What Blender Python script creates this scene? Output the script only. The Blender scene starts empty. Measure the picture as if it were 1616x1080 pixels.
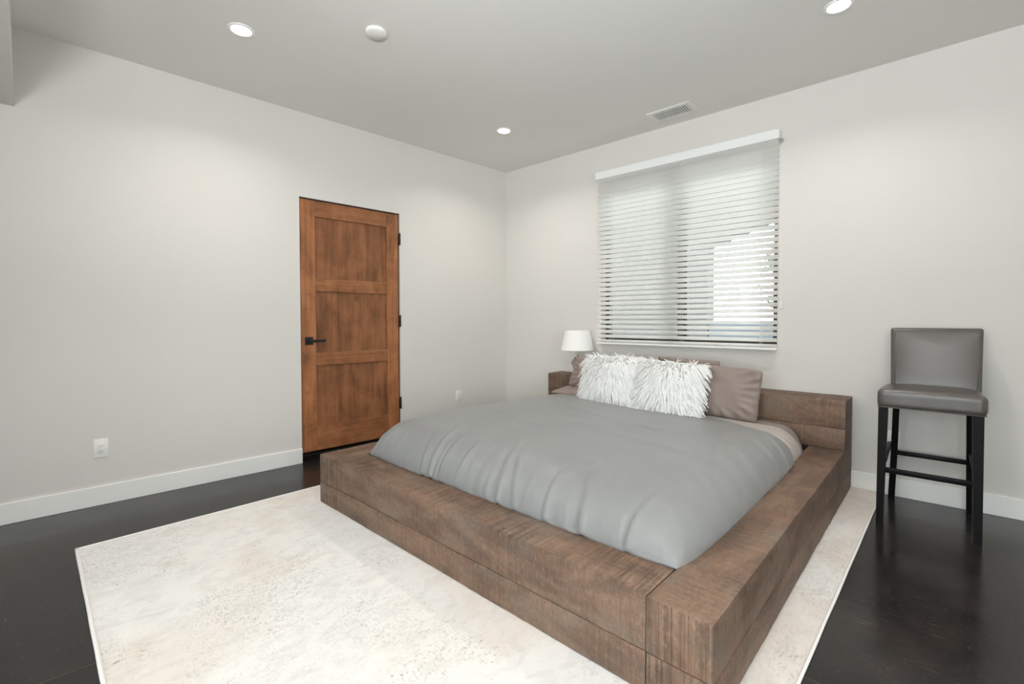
import bpy, bmesh, math, random
from mathutils import Vector, Matrix, noise
S = bpy.context.scene
COL = S.collection
PI = math.pi
random.seed(7)

# ------------------------------------------------------------------ helpers
def link(o, parent=None):
    COL.objects.link(o)
    if parent is not None:
        o.parent = parent
    return o

def obj(name, bm, mat, parent=None, smooth=False, angle=None):
    bmesh.ops.recalc_face_normals(bm, faces=bm.faces[:])
    me = bpy.data.meshes.new(name)
    bm.to_mesh(me); bm.free()
    if mat is not None:
        me.materials.append(mat)
    if smooth:
        for p in me.polygons: p.use_smooth = True
        if angle is not None:
            try:
                me.set_sharp_from_angle(angle=math.radians(angle))
            except Exception:
                pass
    return link(bpy.data.objects.new(name, me), parent)

def empty(name, loc=(0, 0, 0), rz=0, parent=None):
    o = bpy.data.objects.new(name, None)
    o.empty_display_size = .1
    o.location = loc; o.rotation_euler = (0, 0, rz)
    return link(o, parent)

def tag(o, label, cat, group=None, kind=None):
    o['label'] = label; o['category'] = cat
    if group: o['group'] = group
    if kind: o['kind'] = kind
    return o

def structure(o, label=None):
    o['kind'] = 'structure'
    if label: o['label'] = label
    return o

def new(): return bmesh.new()

def box(bm, x0, x1, y0, y1, z0, z1, bev=0, seg=2, M=None):
    r = bmesh.ops.create_cube(bm, size=1)
    vs = r['verts']
    for v in vs:
        v.co = Vector((x0 + (v.co.x + .5) * (x1 - x0), y0 + (v.co.y + .5) * (y1 - y0), z0 + (v.co.z + .5) * (z1 - z0)))
    if bev > 0:
        es = list({e for v in vs for e in v.link_edges})
        rr = bmesh.ops.bevel(bm, geom=es, offset=bev, segments=seg, affect='EDGES', profile=.5)
        vs = list({v for f in rr['faces'] for v in f.verts} | {v for v in vs if v.is_valid})
    if M is not None:
        bmesh.ops.transform(bm, matrix=M, verts=vs)
    return vs

def cyl(bm, c, r0, r1, z0, z1, n=32, M=None):
    r = bmesh.ops.create_cone(bm, cap_ends=True, segments=n, radius1=r0, radius2=r1, depth=z1 - z0)
    m = Matrix.Translation((c[0], c[1], (z0 + z1) / 2))
    if M is not None: m = M @ m
    bmesh.ops.transform(bm, matrix=m, verts=r['verts'])

def lathe(bm, prof, c=(0, 0, 0), n=40, close=False):
    rings = []
    for (r, z) in prof:
        rings.append([bm.verts.new((c[0] + r * math.cos(2 * PI * i / n), c[1] + r * math.sin(2 * PI * i / n), c[2] + z)) for i in range(n)])
    for a, b in zip(rings, rings[1:]):
        for i in range(n):
            bm.faces.new((a[i], a[(i + 1) % n], b[(i + 1) % n], b[i]))
    if close:
        a, b = rings[-1], rings[0]
        for i in range(n):
            bm.faces.new((a[i], a[(i + 1) % n], b[(i + 1) % n], b[i]))
    else:
        for rg in (rings[0], rings[-1]):
            if (rg[0].co - rg[n // 2].co).length > 1e-4:
                bm.faces.new(rg)

def prism(bm, poly, z0, z1):
    a = [bm.verts.new((x, y, z0)) for x, y in poly]
    b = [bm.verts.new((x, y, z1)) for x, y in poly]
    n = len(poly)
    bm.faces.new(a[::-1]); bm.faces.new(b)
    for i in range(n):
        bm.faces.new((a[i], a[(i + 1) % n], b[(i + 1) % n], b[i]))
    return a + b

def rod(bm, pts, r, n=8):
    prev = None
    for i, p in enumerate(pts):
        p = Vector(p)
        d = (Vector(pts[min(i + 1, len(pts) - 1)]) - Vector(pts[max(i - 1, 0)])).normalized()
        u = d.orthogonal().normalized() if prev is None else (prev - d * prev.dot(d)).normalized()
        w = d.cross(u); prev = u
        ring = [bm.verts.new(p + u * r * math.cos(2 * PI * k / n) + w * r * math.sin(2 * PI * k / n)) for k in range(n)]
        if i: 
            for k in range(n): bm.faces.new((last[k], last[(k + 1) % n], ring[(k + 1) % n], ring[k]))
        else: bm.faces.new(ring[::-1])
        last = ring
    bm.faces.new(last)

# ------------------------------------------------------------------ materials
def srgb(r, g, b):
    f = lambda c: (c / 255 / 12.92) if c / 255 <= .04045 else ((c / 255 + .055) / 1.055) ** 2.4
    return (f(r), f(g), f(b), 1)

class Mat:
    def __init__(s, name, col=(.5, .5, .5, 1), rough=.5, metal=0, spec=.5):
        s.m = bpy.data.materials.new(name); s.m.use_nodes = True
        s.nt = s.m.node_tree; s.b = s.nt.nodes['Principled BSDF']
        s.set('Base Color', col); s.set('Roughness', rough); s.set('Metallic', metal); s.set('Specular IOR Level', spec)
    def set(s, k, v): s.b.inputs[k].default_value = v
    def n(s, t, **kw):
        nd = s.nt.nodes.new(t)
        for k, v in kw.items():
            if k in nd.inputs.keys(): nd.inputs[k].default_value = v
            else: setattr(nd, k, v)
        return nd
    def l(s, a, b): s.nt.links.new(a, b)
    def coord(s, scale=(1, 1, 1), kind='Object', rot=(0, 0, 0), off=(0, 0, 0)):
        tc = s.n('ShaderNodeTexCoord'); mp = s.n('ShaderNodeMapping')
        mp.inputs['Scale'].default_value = scale; mp.inputs['Rotation'].default_value = rot; mp.inputs['Location'].default_value = off
        s.l(tc.outputs[kind], mp.inputs[0]); return mp.outputs[0]
    def noise(s, vec, scale, detail=4, rough=.5, dist=0):
        nd = s.n('ShaderNodeTexNoise')
        nd.inputs['Scale'].default_value = scale; nd.inputs['Detail'].default_value = detail
        nd.inputs['Roughness'].default_value = rough; nd.inputs['Distortion'].default_value = dist
        s.l(vec, nd.inputs['Vector']); return nd.outputs['Fac']
    def ramp(s, fac, stops):
        r = s.n('ShaderNodeValToRGB'); e = r.color_ramp.elements
        while len(e) < len(stops): e.new(.5)
        for i, (p, c) in enumerate(stops):
            e[i].position = p; e[i].color = c if len(c) == 4 else (*c, 1)
        s.l(fac, r.inputs[0]); return r.outputs[0]
    def rng(s, fac, a, b, c=0, d=1):
        r = s.n('ShaderNodeMapRange'); r.inputs[1].default_value = a; r.inputs[2].default_value = b
        r.inputs[3].default_value = c; r.inputs[4].default_value = d
        s.l(fac, r.inputs[0]); return r.outputs[0]
    def math(s, op, a, b=None):
        m = s.n('ShaderNodeMath', operation=op)
        for i, x in enumerate((a, b)):
            if x is None: continue
            if isinstance(x, (int, float)): m.inputs[i].default_value = x
            else: s.l(x, m.inputs[i])
        return m.outputs[0]
    def mix(s, fac, a, b, mode='MIX'):
        m = s.n('ShaderNodeMix', data_type='RGBA', blend_type=mode)
        for k, x in ((0, fac), (6, a), (7, b)):
            if isinstance(x, (int, float, tuple)): m.inputs[k].default_value = x
            else: s.l(x, m.inputs[k])
        return m.outputs[2]
    def base(s, c): s.l(c, s.b.inputs['Base Color']); return s
    def rough(s, c): s.l(c, s.b.inputs['Roughness']); return s
    def bump(s, h, strength=.3, dist=.01):
        b = s.n('ShaderNodeBump'); b.inputs['Strength'].default_value = strength; b.inputs['Distance'].default_value = dist
        s.l(h, b.inputs['Height']); s.l(b.outputs[0], s.b.inputs['Normal']); return s

def wall_mat(name, c1, c2):
    m = Mat(name, rough=.75, spec=.25)
    v = m.coord()
    m.base(m.ramp(m.noise(v, 1.3, 3), [(.3, c1), (.7, c2)]))
    m.bump(m.noise(v, 160, 3, .6), .08, .002)
    return m.m
M_wall = wall_mat('painted_wall', srgb(215, 212, 207), srgb(218, 215, 211))
M_ceil = wall_mat('painted_ceiling', srgb(226, 225, 221), srgb(229, 228, 224))
M_trim = Mat('white_trim', srgb(240, 240, 237), .35).m

def floor_mat():
    m = Mat('stained_concrete', rough=.2, spec=.3)
    v = m.coord()
    big = m.noise(v, 1.1, 5, .6, .6); mid = m.noise(v, 6, 6, .65, .4)
    c = m.ramp(m.math('ADD', m.math('MULTIPLY', big, .6), m.math('MULTIPLY', mid, .4)),
               [(.36, srgb(24, 21, 21)), (.5, srgb(33, 31, 30)), (.62, srgb(50, 43, 40))])
    # pale scuffs and scratches scattered in patches
    sc = m.noise(m.coord((10, 160, 1), rot=(0, 0, .7)), 1, 3, .6, .3)
    sc2 = m.noise(m.coord((12, 130, 1), rot=(0, 0, 1.1)), 1, 3, .6, .5)
    patch = m.rng(m.noise(v, 2.2, 3), .52, .66)
    k = m.math('MULTIPLY', m.rng(m.math('MAXIMUM', sc, sc2), .62, .74), patch)
    c = m.mix(m.math('MULTIPLY', k, .55), c, srgb(120, 116, 110))
    fleck = m.rng(m.noise(v, 120, 2), .7, .78)
    c = m.mix(m.math('MULTIPLY', fleck, .6), c, srgb(140, 130, 120))
    m.base(c)
    m.rough(m.rng(m.noise(v, 3.5, 6, .7), .3, .7, .12, .26))
    m.bump(m.noise(v, 9, 5, .6), .06, .01)
    return m.m
M_floor = floor_mat()
M_joint = Mat('floor_joint_line', srgb(70, 50, 42), .8).m

def timber_mat(name, axis, seed):
    # axis 0: length along local x, 1: along local y. Rough-sawn, greyed brown oak
    m = Mat(name, rough=.62, spec=.3)
    L, T = (1, 0) if False else (0, 1)
    def sc(along, across, up):
        return (along, across, up) if axis == 0 else (across, along, up)
    off = (seed * 3.7, seed * 1.9, seed * .7)
    blotch = m.noise(m.coord(sc(1.6, 4.5, 5), off=off), 1.6, 5, .62, .5)
    red = m.noise(m.coord(sc(2.5, 6, 7), off=(off[1], off[0], 2)), 1.5, 4, .6)
    grain = m.noise(m.coord(sc(3, 55, 55), off=off, rot=(0, 0, .02)), 1, 6, .65, 1.2)
    saw = m.noise(m.coord(sc(75, 5, 1.2), off=off, rot=(0, 0, .05 if axis == 0 else .5)), 1, 3, .55, .15)
    # sawn stripes on the end faces of the long side beams
    geo = m.n('ShaderNodeNewGeometry'); sep = m.n('ShaderNodeSeparateXYZ'); m.l(geo.outputs['Normal'], sep.inputs[0])
    comp = sep.outputs[1] if axis == 1 else sep.outputs[0]
    isend = m.rng(m.math('ABSOLUTE', comp), .8, .9)
    es = m.noise(m.coord((150, 150, 1.6), off=off), 1, 2, .4)
    endst = es
    c = m.ramp(blotch, [(.28, srgb(81, 66, 55)), (.45, srgb(97, 78, 65)), (.58, srgb(117, 95, 79)), (.75, srgb(98, 83, 72))])
    c = m.mix(m.math('MULTIPLY', m.rng(red, .5, .7), .35), c, srgb(138, 103, 83))
    g = m.rng(grain, .3, .7, .94, 1.03)
    spatch = m.rng(m.noise(m.coord(off=off), 3.2, 3), .35, .65, .25, 1)
    top = m.rng(sep.outputs[2], .8, .9, 1.0, 3.0 if axis == 0 else 1.0)
    s_ = m.math('ADD', 1, m.math('MULTIPLY', m.math('MULTIPLY', m.rng(saw, .33, .66, -.2, .14), spatch), top))
    e_ = m.rng(endst, .38, .6, .62, 1.12)
    lines = m.math('ADD', m.math('MULTIPLY', s_, m.math('SUBTRACT', 1, isend)), m.math('MULTIPLY', e_, isend))
    f = m.math('MULTIPLY', g, lines)
    comb = m.n('ShaderNodeCombineColor')
    for i in range(3): m.l(f, comb.inputs[i])
    c = m.mix(1.0, c, comb.outputs[0], 'MULTIPLY')
    # fine weathered fleck, pale fibres and grey bloom
    fl = m.noise(m.coord(sc(90, 90, 40), off=off), 1, 4, .7)
    c = m.mix(m.rng(fl, .55, .75, 0, .45), c, srgb(156, 136, 118))
    c = m.mix(m.rng(fl, .45, .28, 0, .5), c, srgb(66, 55, 47))
    gb = m.noise(m.coord(sc(2.2, 5, 4), off=(off[2], off[0], off[1])), 1.5, 4, .6)
    c = m.mix(m.rng(gb, .52, .7, 0, .4), c, srgb(112, 106, 99))
    # dark feathered knots
    kn = m.noise(m.coord(sc(7, 9, 9), off=(off[0], 5, off[1])), 1.2, 6, .7, 3.0)
    c = m.mix(m.rng(kn, .62, .70, 0, .65), c, srgb(62, 51, 43))
    m.base(c)
    h = m.math('ADD', m.math('MULTIPLY', lines, .7), m.math('MULTIPLY', grain, .3))
    m.bump(h, .4, .003)
    return m.m
M_tx = [timber_mat('sawn_timber_across_%d' % i, 0, i + 1) for i in range(3)]
M_ty = [timber_mat('sawn_timber_along_%d' % i, 1, i + 4) for i in range(3)]

def door_mat(name, vertical, seed, dark=1.0):
    m = Mat(name, rough=.42, spec=.35)
    sc = (30, 26, 1.6) if vertical else (30, 1.6, 26)
    off = (seed * 2.1, seed * 1.3, seed * .9)
    g = m.noise(m.coord(sc, off=off), 1, 5, .6, .8)
    bl = m.noise(m.coord((3, 4, 3), off=off), 1.4, 4, .6, .5)
    v = m.math('ADD', m.math('MULTIPLY', g, .5), m.math('MULTIPLY', bl, .5))
    c = m.ramp(v, [(.34, srgb(100 * dark, 64 * dark, 40 * dark)), (.47, srgb(136 * dark, 88 * dark, 55 * dark)), (.6, srgb(160 * dark, 106 * dark, 69 * dark))])
    vo = m.n('ShaderNodeTexVoronoi'); vo.inputs['Scale'].default_value = 3.2
    m.l(m.coord((1, 1, .7), off=(off[0], off[2], 4)), vo.inputs['Vector'])
    c = m.mix(m.rng(vo.outputs['Distance'], .035, .09, .75, 0), c, srgb(70, 42, 26))
    dk = m.rng(m.noise(m.coord((2, 5, 9), off=(4, off[1], 1)), 1.3, 5, .65, 1.5), .6, .75, 0, .45)
    c = m.mix(dk, c, srgb(84, 54, 36))
    m.base(c); m.bump(g, .08, .002)
    return m.m
M_dstile = door_mat('alder_stile', True, 1, 1.06)
M_drail = door_mat('alder_rail', False, 2)
M_dpanel = [door_mat('alder_panel_%d' % i, True, 3 + i, .90) for i in range(3)]
M_djamb = Mat('dark_door_jamb', srgb(46, 30, 22), .5).m
M_black = Mat('black_hardware', srgb(18, 18, 19), .4).m
M_sill = Mat('black_threshold', srgb(16, 15, 15), .22).m

def rug_mat():
    m = Mat('distressed_rug', rough=.95, spec=.1)
    v = m.coord()
    c = m.ramp(m.noise(v, 1.3, 4, .55, .3), [(.36, srgb(228, 228, 227)), (.48, srgb(233, 231, 228)), (.6, srgb(226, 218, 210)), (.74, srgb(231, 228, 224))])
    # worn grey speckle in woven lines
    fine = m.noise(m.coord((46, 150, 1)), 1, 4, .65, .3)
    fine2 = m.noise(m.coord((120, 34, 1)), 1, 4, .65, .6)
    mask = m.noise(m.coord(off=(3.4, 1.2, 0)), 1.9, 6, .72, .4)
    fr = m.math('ADD', m.math('MULTIPLY', fine, .5), m.math('MULTIPLY', fine2, .5))
    k = m.math('MULTIPLY', m.rng(fr, .5, .62), m.rng(mask, .46, .62))
    c = m.mix(m.math('MULTIPLY', k, .75), c, srgb(150, 149, 148))
    soft = m.noise(m.coord((14, 9, 1)), 1, 6, .7, .8)
    c = m.mix(m.rng(soft, .46, .68, 0, .38), c, srgb(188, 185, 182))
    mask2 = m.noise(m.coord(off=(8, 5, 0)), 4.5, 5, .7, 1.0)
    k2 = m.math('MULTIPLY', m.rng(fr, .53, .6), m.rng(mask2, .58, .70))
    c = m.mix(m.math('MULTIPLY', k2, .95), c, srgb(118, 108, 98))
    mask3 = m.noise(m.coord(off=(1, 9, 0)), 3, 4, .6, .5)
    k3 = m.math('MULTIPLY', m.rng(fine2, .5, .6), m.rng(mask3, .6, .7))
    c = m.mix(m.math('MULTIPLY', k3, .5), c, srgb(200, 180, 162))
    # faint threadbare grain everywhere
    c = m.mix(m.rng(m.noise(m.coord((260, 260, 1)), 1, 2), .35, .7, 0, .18), c, srgb(196, 192, 188))
    m.base(c); m.bump(m.noise(m.coord((300, 300, 1)), 1, 2), .3, .003)
    return m.m
M_rug = rug_mat()
M_rugedge = Mat('rug_binding', srgb(236, 235, 232), .9, spec=.1).m

def cloth_mat(name, col, col2, rough=.6, sheen=.2, wr=18, bs=.12):
    m = Mat(name, rough=rough, spec=.3)
    v = m.coord()
    m.base(m.ramp(m.noise(v, 2.5, 4, .6), [(.35, col), (.65, col2)]))
    m.set('Sheen Weight', sheen); m.set('Sheen Roughness', .4)
    m.bump(m.noise(v, wr, 5, .55, .6), bs, .006)
    return m.m
M_duvet = cloth_mat('grey_sateen', srgb(125, 126, 126), srgb(130, 131, 131), .42, .15, 7, .05)
M_taupe = cloth_mat('taupe_cotton', srgb(134, 120, 114), srgb(142, 128, 121), .7, .2, 14, .14)
M_taupe2 = cloth_mat('taupe_sheet', srgb(164, 154, 149), srgb(170, 160, 155), .6, .2, 12, .1)
M_fringe = Mat('white_ribbon_fringe', srgb(240, 240, 239), .45).m
M_fluff = Mat('ribbon_gap_shade', srgb(180, 179, 179), .8).m  # grey ground colour stands for the shade between the white ribbons
M_leather = Mat('grey_brown_leather', rough=.36, spec=.6)
_v = M_leather.coord()
M_leather.base(M_leather.ramp(M_leather.noise(_v, 3, 2, .5), [(.2, srgb(78, 73, 70)), (.8, srgb(82, 77, 73))]))
M_leather.set('Roughness', .3)
M_leather.bump(M_leather.math('ADD', M_leather.noise(_v, 220, 3, .6), 0), .12, .002)
M_leather = M_leather.m
M_leg = Mat('black_lacquered_wood', srgb(7, 7, 7), .42, spec=.14).m
M_plastic = Mat('white_plastic', srgb(236, 235, 231), .35).m
M_dark = Mat('dark_slot', srgb(40, 40, 40), .6).m
M_vent = Mat('white_enamel', srgb(228, 226, 222), .4).m
M_duct = Mat('duct_shade', srgb(50, 49, 47), .9).m
M_slat = Mat('vinyl_slat', srgb(248, 248, 247), .45).m
M_slat.node_tree.nodes['Principled BSDF'].inputs['Specular IOR Level'].default_value = .3
_nt = M_slat.node_tree; _o = _nt.nodes['Material Output']; _p = _nt.nodes['Principled BSDF']
_t = _nt.nodes.new('ShaderNodeBsdfTranslucent'); _t.inputs[0].default_value = (.99, .98, .96, 1)
_x = _nt.nodes.new('ShaderNodeMixShader'); _x.inputs[0].default_value = .74
_nt.links.new(_p.outputs[0], _x.inputs[1]); _nt.links.new(_t.outputs[0], _x.inputs[2]); _nt.links.new(_x.outputs[0], _o.inputs[0])
M_rail = Mat('vinyl_rail', srgb(238, 238, 236), .45).m
M_cord = Mat('blind_cord', srgb(225, 224, 221), .7).m
M_frame = Mat('bronze_window_frame', srgb(58, 54, 50), .5).m

def emit_mat(name, col, st):
    m = Mat(name, (1, 1, 1, 1), .5); m.set('Emission Color', col); m.set('Emission Strength', st); return m.m
M_bulb = emit_mat('led_diffuser', (1, .93, .84, 1), 9)

def glass_mat(name, rough=0):
    m = bpy.data.materials.new(name); m.use_nodes = True; nt = m.node_tree
    for n in list(nt.nodes): nt.nodes.remove(n)
    out = nt.nodes.new('ShaderNodeOutputMaterial'); mx = nt.nodes.new('ShaderNodeMixShader')
    tr = nt.nodes.new('ShaderNodeBsdfTransparent'); gl = nt.nodes.new('ShaderNodeBsdfGlossy'); fr = nt.nodes.new('ShaderNodeFresnel')
    gl.inputs['Roughness'].default_value = .02; fr.inputs[0].default_value = 1.45; tr.inputs[0].default_value = (.95, .97, .96, 1)
    nt.links.new(fr.outputs[0], mx.inputs[0]); nt.links.new(tr.outputs[0], mx.inputs[1]); nt.links.new(gl.outputs[0], mx.inputs[2])
    nt.links.new(mx.outputs[0], out.inputs[0]); return m
M_pane = glass_mat('window_glass')
_g = Mat('clear_lamp_glass', (.97, .97, .95, 1), .03); _g.set('Transmission Weight', 1); _g.set('IOR', 1.45); M_lampglass = _g.m
_s = Mat('lamp_shade_linen', srgb(248, 247, 244), .8, spec=.1); _s.set('Emission Color', (1, .96, .9, 1)); M_shade = _s.m
M_brass = Mat('brushed_nickel', srgb(180, 176, 168), .3, 1).m
M_stucco = wall_mat('outside_stucco', srgb(84, 84, 82), srgb(92, 91, 89))
M_fence = wall_mat('outside_low_wall', srgb(98, 104, 110), srgb(106, 111, 117))
M_ground = wall_mat('outside_paving', srgb(150, 150, 150), srgb(160, 160, 160))
M_leafm = Mat('olive_leaves', srgb(120, 132, 96), .6).m
M_bark = Mat('tree_bark', srgb(110, 98, 84), .8).m

# ------------------------------------------------------------------ camera
CX, CY, CH = 3.7572, -3.4827, 1.12
YAW, PITCH, ROLL = math.radians(46.4563), math.radians(1.2689), math.radians(-.1162)
F = Vector((-math.sin(YAW), math.cos(YAW), 0)); R = Vector((math.cos(YAW), math.sin(YAW), 0)); U = Vector((0, 0, 1))
F2 = F * math.cos(PITCH) - U * math.sin(PITCH); U2 = F * math.sin(PITCH) + U * math.cos(PITCH)
R3 = R * math.cos(ROLL) + U2 * math.sin(ROLL); U3 = -R * math.sin(ROLL) + U2 * math.cos(ROLL)
cam = bpy.data.cameras.new('camera'); co = bpy.data.objects.new('camera', cam); COL.objects.link(co)
m3 = Matrix((R3, U3, -F2)).transposed()
co.matrix_world = Matrix.Translation((CX, CY, CH)) @ m3.to_4x4()
cam.sensor_fit = 'HORIZONTAL'; cam.sensor_width = 36
cam.lens = 730.8848 / 1616 * 36
cam.shift_y = (521.5433 - 540) / 1616
cam.clip_start = .05
S.camera = co

# ------------------------------------------------------------------ setting
H = 2.7374
WA = .0863                       # the window wall turns this much off square
cW, sW = math.cos(WA), math.sin(WA)
G0, G1, GB, GZ = 2.0, 6.0, .35, 2.35
R0, R1 = -4.8, -2.7                # added window in the right wall, lights the door wall
XR, YB = 6.4, -6.2               # right wall, wall behind the camera
TH = .18
def W(u, v=0): return (u * cW - v * sW, u * sW + v * cW)

bm = new(); prism(bm, [(-TH, YB - TH), (XR + TH, YB - TH), W(6.7, TH), W(-.1, TH), (-TH, TH * .8)], -.12, 0)
structure(obj('floor', bm, M_floor), 'dark polished stained concrete floor')
bm = new(); prism(bm, [(-TH, YB - TH), (XR + TH, YB - TH), W(6.7, TH), W(-.1, TH), (-TH, TH * .8)], H, H + .12)
structure(obj('ceiling', bm, M_ceil), 'flat pale painted ceiling')
# control joints cut in the concrete
for p, q in (((1.735, -3.44), (1.722, -6.1)), ((3.34, -1.84), (6.3, -1.66))):
    d = (Vector(q) - Vector(p)).normalized(); n_ = Vector((-d.y, d.x)) * .0022
    bm = new(); prism(bm, [(p[0] - n_.x, p[1] - n_.y), (q[0] - n_.x, q[1] - n_.y), (q[0] + n_.x, q[1] + n_.y), (p[0] + n_.x, p[1] + n_.y)], -.002, .0006)
    structure(obj('trim_1' if p[0] < 2 else 'trim_2', bm, M_joint), 'thin joint line in the dark floor')

DY0, DY1, DZ = -2.188, -1.314, 2.085      # door opening
bm = new()
box(bm, -TH, 0, YB - TH, DY0, 0, H); box(bm, -TH, 0, DY0, DY1, DZ, H); box(bm, -TH, 0, DY1, TH, 0, H)
structure(obj('wall_left', bm, M_wall), 'plain greige wall holding the wooden door')
U0, U1, Z0, Z1 = 1.192, 2.656, .925, 2.385  # window opening
wall_w = empty('wall_back', (0, 0, 0), WA)
structure(wall_w, 'plain greige wall holding the blind-covered window')
bm = new()
box(bm, -.02, U0, 0, TH, 0, H); box(bm, U1, 6.75, 0, TH, 0, H); box(bm, U0, U1, 0, TH, 0, Z0); box(bm, U0, U1, 0, TH, Z1, H)
obj('wall_surface', bm, M_wall, wall_w)
bm = new()
box(bm, XR, XR + TH, YB - TH, R0, 0, H); box(bm, XR, XR + TH, R1, .75, 0, H); box(bm, XR, XR + TH, R0, R1, 0, GB); box(bm, XR, XR + TH, R0, R1, GZ, H)
structure(obj('wall_right', bm, M_wall), 'plain greige wall with an added window to the right of the camera')
bm = new()
box(bm, 0, G0, YB - TH, YB, 0, H); box(bm, G1, XR, YB - TH, YB, 0, H); box(bm, G0, G1, YB - TH, YB, GZ, H); box(bm, G0, G1, YB - TH, YB, 0, GB)
structure(obj('wall_front', bm, M_wall), 'greige wall behind the camera with an added wide window')
bm = new(); prism(bm, [(0, -3.694), (1.9, -3.60), (1.9, YB), (0, YB)], 2.303, H)
structure(obj('trim_3', bm, M_wall), 'dropped ceiling soffit at the far left')

# baseboards
BH, BT = .1158, .012
bm = new(); box(bm, 0, BT, YB, DY0, 0, BH, .002, 1)
structure(obj('baseboard_left', bm, M_trim), 'white baseboard running left of the door')
bm = new(); box(bm, 0, BT, DY1 + .001, -.001, 0, BH, .002, 1)
structure(obj('baseboard_corner', bm, M_trim), 'white baseboard between door and corner')
bb = empty('baseboard_back', (0, 0, 0), WA); structure(bb, 'white baseboard along the window wall')
bm = new(); box(bm, .014, 6.4, -BT, 0, 0, BH, .002, 1); obj('board', bm, M_trim, bb)

# ------------------------------------------------------------------ door
door = empty('door_1', (0, (DY0 + DY1) / 2, 0)); structure(door, 'stained alder door with three recessed panels and black lever')
oy = (DY0 + DY1) / 2
def dbox(name, y0, y1, z0, z1, x0, x1, mat, bev=.003, parent=None):
    bm = new(); box(bm, x0, x1, y0 - oy, y1 - oy, z0, z1, bev, 2)
    return obj(name, bm, mat, parent or door)
LY0, LY1, LZ0, LZ1 = -2.180, -1.322, .072, 2.076
FX = -.016
dbox('stile', LY0, -2.062, LZ0, LZ1, FX - .04, FX, M_dstile)
dbox('stile', -1.436, LY1, LZ0, LZ1, FX - .04, FX, M_dstile)
for z0, z1 in ((LZ0, .267), (.757, .860), (1.352, 1.456), (1.950, LZ1)):
    dbox('rail', -2.0615, -1.4365, z0, z1, FX - .04, FX - .0004, M_drail)
for i, (z0, z1) in enumerate(((.267, .757), (.860, 1.352), (1.456, 1.950))):
    bm = new(); box(bm, FX - .038, FX - .015, -2.066 - oy, -1.432 - oy, z0 - .004, z1 + .004)
    obj('panel', bm, M_dpanel[i], door)
bm = new()
box(bm, -TH + .01, FX - .002, DY0 - oy + .0005, LY0 - oy - .003, 0, DZ - .001); box(bm, -TH + .01, FX - .002, LY1 - oy + .003, DY1 - oy - .0005, 0, DZ - .001)
box(bm, -TH + .01, FX - .002, DY0 - oy, DY1 - oy, LZ1 + .003, DZ - .0005); box(bm, -.09, -.06, DY0 - oy, DY1 - oy, .01, DZ - .001)
obj('jamb', bm, M_djamb, door)
dbox('threshold', DY0 + .001, DY1 - .001, 0, .05, -.15, -.026, M_sill, .004)
# lever handle
hy = -2.121
hb = dbox('door_handle', hy - .031, hy + .031, .926, .989, FX, FX + .009, M_black, .002)
bm = new(); cyl(bm, (0, 0), .011, .011, 0, .04, 20, Matrix.Translation((FX + .008, hy - oy, .957)) @ Matrix.Rotation(PI / 2, 4, 'Y'))
obj('spindle', bm, M_black, hb)
bm = new(); box(bm, FX + .040, FX + .050, hy - oy - .012, hy - oy + .118, .946, .968, .002); obj('lever', bm, M_black, hb)
for hz in (.366, 1.112, 1.853):
    bm = new()
    cyl(bm, (0, 0), .0068, .0068, hz - .052, hz + .052, 16, Matrix.Translation((.0045, -1.316 - oy, 0)))
    cyl(bm, (0, 0), .0045, .003, hz + .052, hz + .060, 12, Matrix.Translation((.0045, -1.316 - oy, 0)))
    box(bm, FX - .006, .0005, -1.3225 - oy, -1.3145 - oy, hz - .051, hz + .051)
    obj('hinge', bm, M_black, door, True, 40)

# ------------------------------------------------------------------ window and outside
win = empty('window_1', (*W((U0 + U1) / 2), Z0), WA); structure(win, 'bronze framed two-light window behind the blind')
hw, wh = (U1 - U0) / 2, Z1 - Z0
bm = new()
for a in ((-hw, -hw + .045, 0, wh), (hw - .045, hw, 0, wh), (-hw, hw, 0, .045), (-hw, hw, wh - .045, wh)):
    box(bm, a[0], a[1], .09, .15, a[2], a[3], .003)
obj('window_frame', bm, M_frame, win)
bm = new(); box(bm, -.04, .04, .092, .148, .045, wh - .045, .003); obj('mullion', bm, M_frame, win)
for s in (-1, 1):
    bm = new(); box(bm, min(s * .04, s * (hw - .045)), max(s * .04, s * (hw - .045)), .117, .121, .045, wh - .045); obj('pane', bm, M_pane, win)
bm = new(); box(bm, -hw + .001, hw - .001, .0, .09, -.002, .006); obj('window_sill', bm, M_trim, win)

def added_window(name, label, loc, rz, width):  # unseen windows, added to bring more daylight into the room
    g = empty(name, loc, rz); structure(g, label)
    hg, hz = width / 2, GZ - GB
    bm = new()
    for x0, x1, z0, z1 in ((-hg, -hg + .05, 0, hz), (hg - .05, hg, 0, hz), (-.03, .03, 0, hz), (-hg, hg, 0, .05), (-hg, hg, hz - .05, hz)):
        box(bm, x0, x1, -.12, -.06, z0, z1, .003)
    obj('window_frame', bm, M_frame, g)
    for x0, x1 in ((-hg + .05, -.03), (.03, hg - .05)):
        bm = new(); box(bm, x0, x1, -.092, -.088, .05, hz - .05); obj('pane', bm, M_pane, g)
added_window('added_window_2', 'wide unseen window added behind the camera', ((G0 + G1) / 2, YB, GB), 0, G1 - G0)
added_window('added_window_3', 'wide unseen window added in the right wall', (XR, (R0 + R1) / 2, GB), PI / 2, R1 - R0)

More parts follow.
